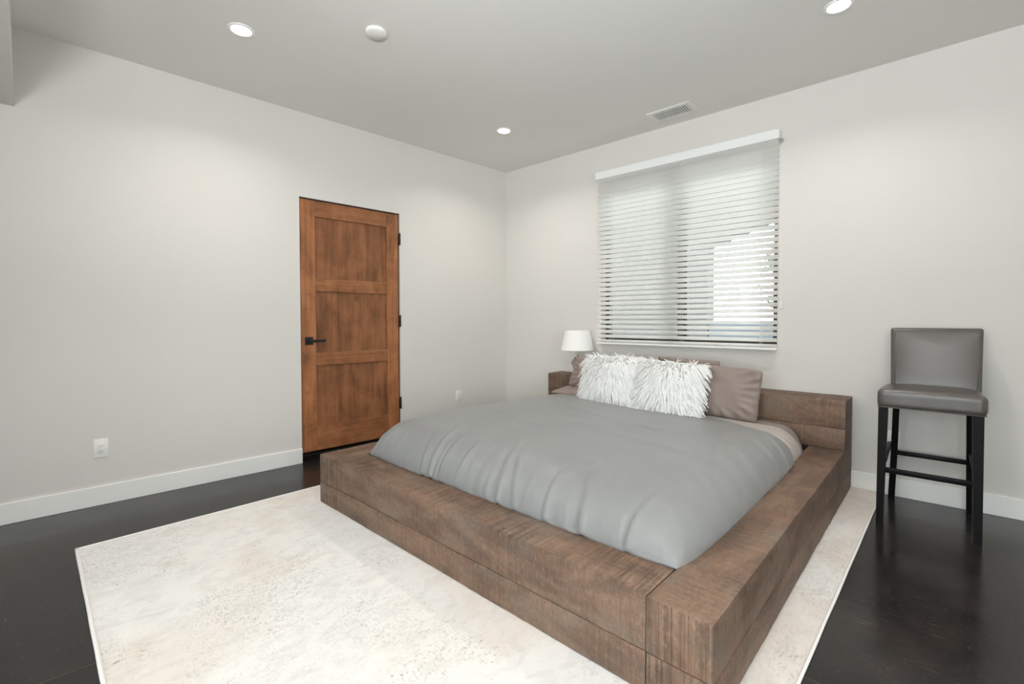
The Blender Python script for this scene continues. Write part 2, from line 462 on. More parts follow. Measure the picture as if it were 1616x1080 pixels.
# outside the window, in the wall's own frame
def out(name, label, cat, mat, f, at=(1.9, 2.7)):
    o = empty(name, (*W(*at), 0), WA)
    tag(o, label, cat)
    bm = new(); f(bm)
    bmesh.ops.transform(bm, matrix=Matrix.Translation((-at[0], -at[1], 0)), verts=bm.verts)
    obj('body', bm, mat, o); return o
bm = new(); prism(bm, [W(-6, TH), W(10, TH), W(10, 14), W(-6, 14)], -.2, -.05)
structure(obj('ground', bm, M_ground), 'pale paving outside the window')
def f_(bm): box(bm, -3.0, 1.32, 2.5, 2.75, -.06, 3.3)
tag(out('outbuilding_wall', 'grey stucco wall outside, filling the left of the window', 'wall', M_stucco, f_), 'grey stucco wall outside, filling the left of the window', 'wall')
def f_(bm): box(bm, 1.33, 6.0, 2.52, 2.72, -.06, 1.06)
out('low_wall', 'low pale blue-grey wall seen at the window foot between slats', 'wall', M_fence, f_)
def f_(bm):
    M = Matrix.Rotation(-PI / 2, 4, 'X')
    vs = prism(bm, [(1.325, 2.09), (2.5, 2.49), (5.2, 2.1), (5.2, 3.4), (1.325, 3.4)], 0, .3)
    for v in vs: v.co = Vector((v.co.x, 2.46 + v.co.z, v.co.y))
out('roof_gable', 'grey gable end of the roof outside, above the bright opening', 'roof', M_stucco, f_)
# a small tree beyond the low wall: trunk plus leaves
tr = empty('olive_tree', (*W(2.15, 4.6), -.05), WA); tag(tr, 'pale leafy tree outside behind the right half of the blind', 'tree')
bm = new(); rod(bm, [(0, 0, 0), (.03, .02, .8), (-.02, 0, 1.5), (.02, .05, 2.2)], .06, 10)
for k in range(6):
    a = k * 1.05; rod(bm, [(0, 0, 1.2 + .1 * k), (.35 * math.cos(a), .35 * math.sin(a), 1.6 + .1 * k), (.6 * math.cos(a), .6 * math.sin(a), 2.0 + .08 * k)], .02, 6)
obj('trunk', bm, M_bark, tr, True)
bm = new(); rt = random.Random(3)
for i in range(5200):
    while True:
        p = Vector((rt.uniform(-1, 1), rt.uniform(-1, 1), rt.uniform(-1, 1)))
        if p.length < 1: break
    c = Vector((p.x * .72, p.y * .7, 1.85 + p.z * .78))
    if noise.noise(c * 2.6) < -.12: continue
    d = Vector((rt.gauss(0, 1), rt.gauss(0, 1), rt.gauss(0, 1))).normalized(); e = d.orthogonal().normalized() * .016; d *= .045
    a = [bm.verts.new(c - d), bm.verts.new(c + e), bm.verts.new(c + d), bm.verts.new(c - e)]
    bm.faces.new(a)
obj('foliage', bm, M_leafm, tr)

# ------------------------------------------------------------------ blind
bl = empty('window_blind', (*W(1.925), .895), WA)
tag(bl, 'white horizontal slat blind with valance covering the window', 'blind')
def bb_(name, u0, u1, v0, v1, z0, z1, mat, bev=.002, parent=None):
    bm = new(); box(bm, u0 - 1.925, u1 - 1.925, v0, v1, z0 - .895, z1 - .895, bev, 2); return obj(name, bm, mat, parent or bl)
bb_('head_rail', 1.19, 2.662, -.066, -.008, 2.395, 2.445, M_rail)
# valance with rounded top lip and returns
bm = new()
prof = [(-.082, 2.396), (-.088, 2.398), (-.090, 2.402), (-.090, 2.455), (-.088, 2.464), (-.082, 2.468), (-.074, 2.466), (-.072, 2.458), (-.078, 2.45), (-.078, 2.40)]
for u0, u1 in ((1.186, 2.674),):
    a = [bm.verts.new((u0 - 1.925, v, z - .895)) for v, z in prof]; b = [bm.verts.new((u1 - 1.925, v, z - .895)) for v, z in prof]
    n_ = len(prof); bm.faces.new(a); bm.faces.new(b[::-1])
    for i in range(n_): bm.faces.new((a[i], a[(i + 1) % n_], b[(i + 1) % n_], b[i]))
for u0, u1 in ((1.186, 1.189), (2.671, 2.674)): box(bm, u0 - 1.925, u1 - 1.925, -.078, -.002, 2.40 - .895, 2.462 - .895)
obj('valance', bm, M_rail, bl)
bb_('bottom_rail', 1.188, 2.666, -.068, -.016, .898, .914, M_rail, .004)
NS = 35; zt, zb = 2.383, .929
th = math.radians(33)
slat0 = None
for i in range(NS):
    z = zb + (zt - zb) * i / (NS - 1)
    if slat0 is None:
        bm = new()
        L = []
        for k in range(7):                      # crowned slat profile
            t = (k / 6 - .5) * .05; cr = .0022 * (1 - (t / .025) ** 2)
            # room edge high, outer edge low
            v = -(t) * -math.cos(th) + cr * math.sin(th) * -1
            zz = -t * math.sin(th) + cr * math.cos(th)
            L.append((v, zz))
        top = L; bot = [(v + .0018 * math.sin(th), zz - .0018 * math.cos(th)) for v, zz in L]
        loop = top + bot[::-1]
        a = [bm.verts.new((-.738, v, zz)) for v, zz in loop]; b = [bm.verts.new((.741, v, zz)) for v, zz in loop]
        n_ = len(loop); bm.faces.new(a); bm.faces.new(b[::-1])
        for q in range(n_): bm.faces.new((a[q], a[(q + 1) % n_], b[(q + 1) % n_], b[q]))
        slat0 = obj('slat', bm, M_slat, bl, True, 40); o = slat0
    else:
        o = slat0.copy(); COL.objects.link(o); o.parent = bl
    o.location = (0, -.041, z - .895)
for u in (1.33, 1.97, 2.56):
    bm = new()
    for v in (-.066, -.016): rod(bm, [(u - 1.925, v, .01), (u - 1.925, v, 1.5)], .0011, 6)
    obj('ladder_cord', bm, M_cord, bl)
bm = new(); rod(bm, [(.762, -.072, 2.385 - .895), (.765, -.074, 1.9 - .895), (.767, -.074, 1.25 - .895)], .0014, 6)
pull = obj('pull_cord', bm, M_cord, bl)
bm = new(); lathe(bm, [(.002, .062), (.0055, .05), (.0065, .01), (.004, 0)], (.768, -.074, 1.19 - .895), 14); obj('tassel', bm, M_plastic, pull, True)
bm = new(); box(bm, .744, .772, -.082, -.06, 2.378 - .895, 2.394 - .895, .002); obj('cord_bracket', bm, M_brass, bl)

# ------------------------------------------------------------------ rug
ra = .0452
RG = empty('area_rug', (.6767, -3.484, 0), ra); tag(RG, 'large cream area rug with worn grey and beige pattern under the bed', 'rug')
def toR(x, y):
    dx, dy = x - .6767, y + 3.484
    return (dx * math.cos(ra) + dy * math.sin(ra), -dx * math.sin(ra) + dy * math.cos(ra))
def rugback(a):   # keeps the back hem just clear of the baseboard
    t = .0863 - ra
    p = toR(*W(0, -.02)); return p[1] + (a - p[0]) * math.tan(t)
RW = 2.7413
bm = new()
nx, ny = 56, 80
grid = []
for j in range(ny + 1):
    row = []
    for i in range(nx + 1):
        a = RW * i / nx; b = (rugback(a)) * j / ny
        w = .001 * noise.noise(Vector((b * 5, 0, 3))) if i == 0 else (.001 * noise.noise(Vector((b * 4, 7, 3))) if i == nx else 0)
        wb = .002 * noise.noise(Vector((a * 4, 9, 0))) if j == 0 else 0
        row.append(bm.verts.new((a + w, b + wb, .009 + .0006 * noise.noise(Vector((a * 6, b * 6, 1))))))
    grid.append(row)
for j in range(ny):
    for i in range(nx): bm.faces.new((grid[j][i], grid[j][i + 1], grid[j + 1][i + 1], grid[j + 1][i]))
r = bmesh.ops.extrude_face_region(bm, geom=bm.faces[:])
for v in [v for v in r['geom'] if isinstance(v, bmesh.types.BMVert)]: v.co.z = .0005
obj('rug_field', bm, M_rug, RG)
bm = new()
rod(bm, [(.0 + .001 * noise.noise(Vector((b * 5, 0, 3))) , b, .0062) for b in [rugback(0) * k / 90 for k in range(91)]], .0062, 8)
obj('binding', bm, M_rugedge, RG, True)
bm = new()
rod(bm, [(RW + .001 * noise.noise(Vector((b * 4, 7, 3))), b, .0062) for b in [rugback(RW) * k / 90 for k in range(91)]], .0062, 8)
obj('binding', bm, M_rugedge, RG, True)
bm = new()
rod(bm, [(RW * k / 60, .0 + .002 * noise.noise(Vector((RW * k / 60 * 4, 9, 0))), .0072) for k in range(61)], .0072, 8)
obj('binding', bm, M_rugedge, RG, True)

# ------------------------------------------------------------------ bed
BR = .0594
BED = empty('platform_bed', (.9007, -2.3951, .0098), BR)
tag(BED, 'low platform bed of thick rustic greyed brown timbers with a headboard', 'bed')
ZO = .0098
BW, BL, BZ = 2.3472, 2.5158, .3027
SEAM = .135
def timber(name, quad, z0, z1, mat, along, seed, bev=.006):
    """quad: footprint corners counter-clockwise in bed coordinates"""
    bm = new(); prism(bm, quad, z0 - ZO, z1 - ZO)
    bmesh.ops.bevel(bm, geom=bm.edges[:], offset=bev, segments=2, affect='EDGES', profile=.6)
    lo = min(q[along] for q in quad); hi = max(q[along] for q in quad)
    nrm = Vector((1, 0, 0)) if along == 0 else Vector((0, 1, 0))
    k = int((hi - lo) / .035)
    for i in range(1, k):
        p = lo + (hi - lo) * i / k
        bmesh.ops.bisect_plane(bm, geom=bm.verts[:] + bm.edges[:] + bm.faces[:], plane_co=nrm * p, plane_no=nrm)
    bm.normal_update()
    for v in bm.verts:
        p = v.co
        amp = .0022 if 1 else 0
        d = Vector((noise.noise(Vector((p.x * 5, p.y * 5, seed))), noise.noise(Vector((p.x * 5, p.y * 5, seed + 9.3))), noise.noise(Vector((p.x * 7, p.y * 7, seed + 4.7)))))
        d2 = Vector((noise.noise(p * 28 + Vector((seed, 0, 0))), noise.noise(p * 28 + Vector((0, seed, 0))), noise.noise(p * 28 + Vector((0, 0, seed)))))
        d = d * amp + d2 * .0012
        if along == 0 : d.x *= .3
        else: d.y *= .3
        v.co += d
    obj(name, bm, mat, BED, True, 35)
t = .204
B0 = .0105
def Q(x0, x1, y0, y1, y1b=None): return [(x0, y0), (x1, y0), (x1, y1 if y1b is None else y1b), (x0, y1)]
def bk(a): return 2.452 + (BL - 2.452) * a / BW       # back edge follows the wall
timber('side_timber', Q(0, t - .0015, 0, bk(0), bk(t)), B0, SEAM, M_ty[0], 1, 1)
timber('side_timber', Q(0, t - .0015, 0, bk(0), bk(t)), SEAM + .001, BZ, M_ty[1], 1, 2)
timber('side_timber', Q(BW - .194, BW, 0, bk(BW - .194), bk(BW)), B0, SEAM, M_ty[1], 1, 3)
timber('side_timber', Q(BW - .194, BW, 0, bk(BW - .194), bk(BW)), SEAM + .001, BZ, M_ty[2], 1, 4)
timber('foot_timber', Q(t, BW - .1955, .002, .202), B0, SEAM, M_tx[0], 0, 5)
timber('foot_timber', Q(t, BW - .1955, .002, .202), SEAM + .001, BZ, M_tx[1], 0, 6)
timber('headboard_timber', [(0, 2.236), (BW, 2.232), (BW, bk(BW)), (0, bk(0))], BZ + .001, .437, M_tx[2], 0, 7)
timber('headboard_timber', [(0, 2.236), (BW, 2.232), (BW, bk(BW)), (0, bk(0))], .438, .612, M_tx[0], 0, 8)
bm = new(); box(bm, t + .002, BW - .197, .206, 2.43, .13 - ZO, .16 - ZO); obj('slat_base', bm, M_ty[0], BED)
bm = new()
for y in (.35, 1.2, 2.1): box(bm, t + .01, BW - .20, y, y + .09, B0 - ZO, .13 - ZO)
obj('support_rail', bm, M_ty[0], BED)

def bed_thing(name, label, cat, a, b, z, group=None):
    o = empty(name, (.9007 + a * math.cos(BR) - b * math.sin(BR), -2.3951 + a * math.sin(BR) + b * math.cos(BR), z), BR)
    tag(o, label, cat, group); return o

def puffy(bm, a0, a1, b0, b1, zt, zb, R=(.2, .2, .2, .2), nth=14, nl=90, crn=.05, disp=None, bow=None, o=(0, 0, 0), endmap=None):
    """pillowy slab: rounded rim, top height zt(a,b); R: radii left,right,front,back"""
    def axis(lo, hi, Ra, Rb, n):
        L = []
        for k in range(nth): 
            th_ = (k / nth) * PI / 2; L.append((lo + Ra * (1 - math.cos(th_)), math.sin(th_)))
        for k in range(n + 1): L.append((lo + Ra + (hi - Rb - lo - Ra) * k / n, 1.0))
        for k in range(nth - 1, -1, -1):
            th_ = (k / nth) * PI / 2; L.append((hi - Rb * (1 - math.cos(th_)), math.sin(th_)))
        return L
    A = axis(a0, a1, R[0], R[1], nl); B = axis(b0, b1, R[2], R[3], nl)
    am, bm_ = (a0 + a1) / 2, (b0 + b1) / 2
    rows = []
    for (b, hb) in B:
        row = []
        for (a, ha) in A:
            p = (a - am) / ((a1 - a0) / 2); q = (b - bm_) / ((b1 - b0) / 2)
            k = 1 - crn * (abs(p) ** 7) * (abs(q) ** 7)
            aa = am + (a - am) * k; bb2 = bm_ + (b - bm_) * k
            if endmap: bb2 = endmap(aa, bb2)
            hh = (ha * hb)
            z = zb + (zt(aa, bb2) - zb) * hh
            row.append(bm.verts.new((aa - o[0], bb2 - o[1], z - o[2])))
        rows.append(row)
    for j in range(len(B) - 1):
        for i in range(len(A) - 1): bm.faces.new((rows[j][i], rows[j][i + 1], rows[j + 1][i + 1], rows[j + 1][i]))
    rim = rows[0] + [r_[-1] for r_ in rows[1:]] + rows[-1][-2::-1] + [r_[0] for r_ in rows[-2:0:-1]]
    bm.faces.new(rim[::-1])
    bm.normal_update()
    if disp:
        for row in rows:
            for v in row:
                a, b = v.co.x + o[0], v.co.y + o[1]
                d = disp(a, b, v.co.z + o[2])
                n_ = v.normal.copy()
                if n_.z < 0: n_ = -n_
                v.co += n_ * d

# mattress with taupe fitted sheet
mt = bed_thing('mattress', 'thick mattress in a taupe fitted sheet, bare at the headboard corner', 'mattress', 1.18, 1.2, .161)
bm = new()
puffy(bm, .22, 2.150, .32, 2.231, lambda a, b: .36 + (.07 + .01 * math.exp(-((a - 1.2) / .8) ** 2)) * max(0, min(1, (b - 1.5) / .4)), .165, (.14, .14, .06, .06), 10, 60, .006, lambda a, b, z: .004 * noise.noise(Vector((a * 7, b * 5, z * 4))), o=(1.18, 1.2, .161))
obj('fitted_sheet', bm, M_taupe, mt, True)

def sm(x): x = max(0, min(1, x)); return x * x * (3 - 2 * x)
def ztop(a, b):
    z = .452
    z += .055 * math.exp(-((a - .45) / .55) ** 2) * math.exp(-((b - 1.05) / .95) ** 4)
    z += .035 * math.exp(-((a - 1.25) / .6) ** 2) * math.exp(-((b - .95) / .7) ** 2)
    z += .012 * noise.noise(Vector((a * 1.7, b * 1.7, 4)))
    return z
# creases: (a0,b0,a1,b1,width,height)
CR = [(.70, .60, .86, .18, .016, .010), (.62, .48, .80, .16, .012, .006), (.84, .55, .93, .2, .012, .006), (.30, .55, .27, .16, .012, .008), (.38, .5, .33, .16, .012, .006),
      (1.16, .62, 1.34, .2, .02, .007), (1.22, .5, 1.46, .17, .014, .006), (1.62, .62, 1.80, .17, .02, .008), (1.55, .45, 1.62, .16, .012, .005),
      (.95, .72, .62, .78, .02, .004), (.86, .34, .9, .16, .009, .005), (1.02, .4, 1.06, .16, .01, .005),
      (2.0, .5, 1.98, .17, .016, .006), (1.95, .85, 2.15, .62, .022, .002), (1.98, 1.3, 2.15, 1.1, .02, .002), (1.95, 1.6, 2.15, 1.42, .018, .0025),
      (2.0, 1.75, 2.2, 1.55, .015, .005), (.55, 1.5, 1.5, 1.35, .04, .004), (1.0, 1.1, 1.8, 1.0, .05, .004), (.4, 1.0, 1.0, .85, .04, .004)]
def duv_disp(a, b, z):
    d = 0
    f = 1 - sm((b - .18) / .45)
    d += f * .0065 * noise.noise(Vector((a * 13 + b * 3, b * 1.6, 0)))
    d += f * .0055 * noise.noise(Vector((a * 30 + b * 9 + 2 * math.sin(a * 5), b * 3.0, 5))) * (.5 + noise.noise(Vector((a * 2.1, 3, 1))))
    d += (1 - sm((b - .17) / .25)) * .0022 * noise.noise(Vector((a * 62 + b * 22, b * 6, 3)))
    r_ = sm((a - 1.75) / .4)
    d += r_ * .005 * noise.noise(Vector((a * 2, b * 10 + a * 5, 2)))
    d += .003 * noise.noise(Vector((a * 3.2, b * 3.2, 8)))
    for (a0, b0, a1, b1, w, h) in CR:
        ex, ey = a1 - a0, b1 - b0; L2 = ex * ex + ey * ey
        t_ = ((a - a0) * ex + (b - b0) * ey) / L2; tc = max(0, min(1, t_))
        px, py = a - a0 - ex * tc, b - b0 - ey * tc
        wob = .25 * w * noise.noise(Vector((a * 9, b * 9, h * 900)))
        s_ = (px * ey - py * ex) / math.sqrt(L2) + wob
        dist2 = px * px + py * py
        fade = sm(tc / .35) if t_ < 1 else 1
        g_ = math.exp(-(s_ / w) ** 2) - .6 * math.exp(-((s_ - 1.5 * w) / w) ** 2)
        if abs(t_ - tc) * math.sqrt(L2) > w: g_ *= math.exp(-((t_ - tc) ** 2 * L2) / (w * w * 4))
        d += h * g_ * fade
    return d
def end1(a, b):     # the duvet's hem runs back from the side
    e = 1.0 - .13 * sm((a - 1.35) / .8) ** 1.3
    return .2 + (b - .2) * (1 + (e - 1) * sm((b - 1.0) / .9))
dv = bed_thing('duvet', 'puffy plain grey sateen duvet spread over the platform bed', 'duvet', 1.18, 1.1, .304)
bm = new()
puffy(bm, .183, 2.188, .188, 2.075, ztop, .300, (.2, .2, .26, .05), 24, 230, .03, duv_disp, o=(1.18, 1.1, .304), endmap=end1)
obj('cover', bm, M_duvet, dv, True)
# top sheet folded back over the duvet hem
fs = bed_thing('top_sheet', 'taupe top sheet folded along the head end of the grey duvet', 'sheet', 1.18, 2.05, .304)
bm = new()
def end2(a, b):
    e = -.19 * sm((a - 1.45) / .75) ** 1.2
    return b + e * sm((b - 1.2) / .7)
hem = lambda a: end1(a, 2.075)
puffy(bm, .205, 2.168, 1.62, 2.20, lambda a, b: ztop(a, b) - .003 - .03 * sm((hem(a) - .01 - b) / .05) + .003 * math.sin(b * 70 + a * 3), .300, (.17, .17, .1, .045), 16, 90, .01, lambda a, b, z: .003 * noise.noise(Vector((a * 3, b * 30, 1))), o=(1.18, 2.05, .304), endmap=end2)
obj('cloth', bm, M_taupe2, fs, True)

# pillows
def pillow_bm(w, h, t, seed, n=44, wr=.006, pinch=.06, flange=0):
    bm = new()
    def P(u, v, s):
        # u,v in -1..1
        e = (max(0, 1 - abs(u) ** 3.0)) ** .55 * (max(0, 1 - abs(v) ** 3.0)) ** .55
        cc = 1 - .06 * abs(u) ** 5 * abs(v) ** 5
        x = cc * u * w / 2 * (1 - pinch * (1 - abs(v) ** 2) * abs(u) ** 3 * .9)
        y = cc * v * h / 2 * (1 - pinch * (1 - abs(u) ** 2) * abs(v) ** 3 * .9)
        z = s * t / 2 * e
        edge = max(abs(u), abs(v))
        d = wr * noise.noise(Vector((x * 6 + seed + y * 2, y * 9, s))) * 1.6 + wr * .8 * noise.noise(Vector((x * 22, y * 9 + seed, s))) * sm((edge - .3) / .6)
        # creases running in from the corners
        ang = math.atan2(abs(v), abs(u) + 1e-6)
        d += wr * .9 * math.sin(ang * 22 + seed) * sm((edge - .55) / .3) * (1 - edge * .6)
        return Vector((x, y, z + s * d * min(1, e * 3)))
    L = [math.sin((k / n * 2 - 1) * PI / 2) * .35 + (k / n * 2 - 1) * .65 for k in range(n + 1)]
    F_ = [[bm.verts.new(P(u, v, 1)) for u in L] for v in L]
    B_ = [[F_[j][i] if (i in (0, n) or j in (0, n)) else bm.verts.new(P(L[i], L[j], -1)) for i in range(n + 1)] for j in range(n + 1)]
    for j in range(n):
        for i in range(n):
            bm.faces.new((F_[j][i], F_[j][i + 1], F_[j + 1][i + 1], F_[j + 1][i]))
            bm.faces.new((B_[j][i], B_[j + 1][i], B_[j + 1][i + 1], B_[j][i + 1]))
    return bm
def pillow(name, label, a, b, z, w, h, t, lean, roll=0, yaw=0, mat=M_taupe, seed=0, group=None, wr=.006, pinch=.06):
    """stands with its face towards -b, leaning back; a,b,z is its centre"""
    o = bed_thing(name, label, 'pillow', a, b, z, group)
    # local: x right, y up pillow, z out of the face (towards the foot)
    M = Matrix.Rotation(yaw, 4, 'Z') @ Matrix.Rotation(PI / 2 - lean, 4, 'X') @ Matrix.Rotation(roll, 4, 'Z')
    bm = pillow_bm(w, h, t, seed, wr=wr, pinch=pinch)
    bmesh.ops.transform(bm, matrix=M, verts=bm.verts)
    obj('pillowcase', bm, mat, o, True)
    return o, M
pillow('bed_pillow', 'taupe pillow standing at the right of the shaggy pair, against the headboard', 1.60, 2.105, .618, .62, .37, .15, .26, -.035, 0, M_taupe, 1.0, None, .019, .05)
pillow('bed_pillow', 'taupe pillow mostly hidden behind the right shaggy pillow, its top corner showing', 1.35, 2.235, .688, .50, .28, .085, .10, -.02, 0, M_taupe, 2.0, None, .009)
pillow('bed_pillow', 'taupe pillow standing beside the lamp, left of the shaggy pair', .645, 2.14, .628, .62, .28, .13, .30, -.13, 0, M_taupe, 3.0, None, .009)
pillow('bed_pillow', 'flat taupe pillow lying lowest at the lamp end of the bed', .57, 2.08, .492, .66, .26, .075, 1.50, 0, 0, M_taupe, 5.0, None, .006)

def shag(name, label, a, b, z, w, h, t, lean, roll, seed, ext=(0, 0)):
    o, M = pillow(name, label, a, b, z, w, h, t, lean, roll, 0, M_fluff, seed, 'shaggy white pillows', .002, .03)
    rn = random.Random(seed * 100 + 3)
    bm = new()
    Mi = M.to_3x3()
    down = Vector((0, 0, -1)); outw = Vector((0, -1, 0))
    N = 2500
    for k in range(N):
        u = rn.uniform(-1, 1); v = rn.uniform(-1, 1)
        if rn.random() < .10: v = rn.uniform(.86, 1.0)
        e = (max(0, 1 - abs(u) ** 3.0)) ** .55 * (max(0, 1 - abs(v) ** 3.0)) ** .55
        p = M @ Vector((u * w / 2 * .985, v * h / 2 * .985, t / 2 * e))
        nrm = (Mi @ Vector((u * .55, v * .45, 1.0))).normalized()
        # ribbons fan outwards from the middle of the top seam
        fan = u * .75 + rn.gauss(0, .15)
        hang = (Vector((1, 0, 0)) * fan + Vector((0, 0, -1))).normalized()
        Ln = rn.uniform(.055, .095) * (1.1 if v < -.6 else 1)
        if v > .88 and rn.random() < .35:
            hang = (hang + Vector((rn.gauss(0, .5), 0, rn.uniform(.3, 1.3)))).normalized(); Ln *= .55
        wd = rn.uniform(.0022, .0048); lift = rn.uniform(.2, .75)
        side0 = hang.cross(nrm).normalized()
        tw = rn.uniform(-.9, .9)
        prev = None; q = p.copy(); seg = 4
        zmin = z  # local floor clamp below
        for s_ in range(seg + 1):
            f = s_ / seg
            dirn = (nrm * lift * (1 - f) ** 1.2 * 1.1 + hang * (.35 + f)).normalized()
            if s_: q = q + dirn * (Ln / seg)
            lim = .455 - z + .006
            if q.z < lim: q.z = lim + rn.uniform(0, .008); q.y -= .006
            sd = (side0 * math.cos(tw * f) + nrm * math.sin(tw * f)) * wd * (1 - .55 * f)
            a_, b_ = bm.verts.new(q - sd), bm.verts.new(q + sd)
            if prev: bm.faces.new((prev[0], prev[1], b_, a_))
            prev = (a_, b_)
    me_o = obj('ribbon_fringe', bm, M_fringe, o)
    me_o['kind'] = 'stuff'
    return o
shag('shaggy_pillow', 'left white shaggy ribbon pillow, the one nearest the lamp', .845, 1.975, .652, .49, .37, .13, .30, .02, 11)
shag('shaggy_pillow', 'right white shaggy ribbon pillow, beside the exposed taupe pillow', 1.335, 1.955, .642, .49, .36, .13, .30, -.035, 12)

# ------------------------------------------------------------------ table lamp on the headboard
lp = bed_thing('table_lamp', 'small clear glass table lamp with white tapered shade on the headboard', 'lamp', .265, 2.345, .6150)
bm = new(); lathe(bm, [(0.001, .0), (.06, .0), (.062, .006), (.05, .014), (.02, .022), (.016, .03), (.03, .045), (.052, .075), (.058, .1), (.05, .125), (.03, .145), (.014, .16), (.012, .17), (.001, .171)], (0, 0, 0), 40)
obj('glass_base', bm, M_lampglass, lp, True)
bm = new(); lathe(bm, [(.014, .168), (.014, .185), (.009, .19), (.009, .215), (.016, .22), (.016, .262), (.001, .264)], (0, 0, 0), 24)
obj('socket', bm, M_brass, lp, True, 40)
bm = new(); lathe(bm, [(.154, .222), (.116, .408), (.1145, .408), (.1525, .222)], (0, 0, 0), 56, True)
shd = obj('lamp_shade', bm, M_shade, lp, True, 40)
bm = new()
for k in range(3):
    a = k * 2 * PI / 3; rod(bm, [(.012 * math.cos(a), .012 * math.sin(a), .255), (.132 * math.cos(a), .132 * math.sin(a), .32)], .0015, 6)
obj('shade_spider', bm, M_brass, shd)

# ------------------------------------------------------------------ bar stool
SA = math.atan2(.025, .33)
ST = empty('bar_stool', (3.343, -.284, 0), SA)
tag(ST, 'grey-brown leather counter stool with black legs against the wall', 'stool')
def leg(name, x0, x1, y0, y1, X0, X1, Y0, Y1, z0, z1, mid=None):
    """foot rectangle to top rectangle"""
    bm = new()
    lv = [(z0, x0, x1, y0, y1)] + ([mid] if mid else []) + [(z1, X0, X1, Y0, Y1)]
    rings = []
    for (z, a, b, c, d) in lv: rings.append([bm.verts.new(q) for q in ((a, c, z), (b, c, z), (b, d, z), (a, d, z))])
    bm.faces.new(rings[0][::-1]); bm.faces.new(rings[-1])
    for p, q in zip(rings, rings[1:]):
        for i in range(4): bm.faces.new((p[i], p[(i + 1) % 4], q[(i + 1) % 4], q[i]))
    bmesh.ops.bevel(bm, geom=bm.edges[:], offset=.002, segments=2, affect='EDGES')
    return obj(name, bm, M_leg, ST, True, 35)
leg('leg', -.040, -.008, 0, .034, -.036, .006, .004, .046, 0, .66)
leg('leg', .340, .374, 0, .034, .330, .373, .004, .046, 0, .66)
leg('leg', -.014, .018, .492, .526, .010, .040, .375, .42, 0, .66, (.30, -.002, .030, .452, .49))
leg('leg', .337, .369, .492, .526, .325, .352, .375, .42, 0, .66, (.30, .332, .362, .452, .49))
def sb(name, *a, mat=M_leg, bev=.002):
    bm = new(); box(bm, *a, bev); return obj(name, bm, mat, ST, True, 35)
sb('stretcher', -.01, .345, .006, .026, .283, .310)
sb('stretcher', .015, .345, .464, .484, .287, .313)
sb('stretcher', -.018, .002, .030, .462, .335, .365)
sb('stretcher', .340, .358, .030, .462, .335, .365)

def cushion(name, x0, x1, y0, y1, z0, z1, r, mat, dome=0, shape=None, seg=6, cuts=14):
    bm = new(); 
    box(bm, x0, x1, y0, y1, z0, z1, r, seg)
    for ax, lo, hi in ((0, x0, x1), (1, y0, y1), (2, z0, z1)):
        n_ = Vector((ax == 0, ax == 1, ax == 2))
        kk = max(2, int((hi - lo) / .028))
        for i in range(1, kk):
            bmesh.ops.bisect_plane(bm, geom=bm.verts[:] + bm.edges[:] + bm.faces[:], plane_co=n_ * (lo + (hi - lo) * i / kk), plane_no=n_)
    for v in bm.verts: shape(v.co)
    return obj(name, bm, mat, ST, True, 60)
def seat_shape(c):
    x, y = (c.x - .171) / .213, (c.y - .2) / .215
    if c.z > .70:
        c.z += .010 * (1 - min(1, abs(x)) ** 2.5) * (1 - min(1, abs(y)) ** 2.5) - .012 * sm((c.y - .2) / .3)
    c.z += .002 * noise.noise(Vector((c.x * 14, c.y * 14, 2)))
    c.y += .002 * noise.noise(Vector((c.x * 18, c.z * 12, 6)))
    if c.y < .05: c.y -= .006 * (1 - min(1, abs(x)) ** 3)
    k = 1 - .09 * sm((c.y - .02) / .4); c.x = .171 + (c.x - .171) * k
seat = cushion('seat', -.042, .386, -.012, .425, .640, .741, .026, M_leather, shape=seat_shape)
def back_shape(c):
    # a gentle flare and a lean; bulge of the padded face
    f = (c.z - .70) / .37
    xx = (c.x - .190) / .197
    if c.y < .37: c.y -= .018 * (1 - min(1, abs(xx)) ** 2.5) * max(0, 1 - abs(f * 2 - 1) ** 3)
    c.y += .105 * f - .02 * f * f
    c.x = .190 + (c.x - .190) * (1 + .040 * f - .01)
    c.y += .0015 * noise.noise(Vector((c.x * 10, c.z * 16, 3)))
    c.z -= .012 * (c.x - .19) * 0
back = cushion('backrest', -.004, .384, .335, .400, .66, 1.068, .014, M_leather, shape=back_shape)
# piping seam round the padded face of the back
bm = new()
pts = [(.018, .72), (.012, .9), (.010, 1.035), (.02, 1.048), (.19, 1.05), (.36, 1.048), (.372, 1.035), (.370, .9), (.364, .72)]
def bp(x, z):
    c = Vector((x, .333, z)); f = (z - .70) / .37; c.y += .105 * f - .02 * f * f; return c
rod(bm, [bp(*p) for p in pts], .0022, 6); obj('piping', bm, M_leather, back, True)
bm = new(); rod(bm, [(-.022, .40, .645), (-.038, -.004, .645), (-.028, -.013, .645), (.370, -.013, .645), (.380, -.004, .645), (.362, .40, .645)], .003, 6)
obj('piping', bm, M_leather, seat, True)

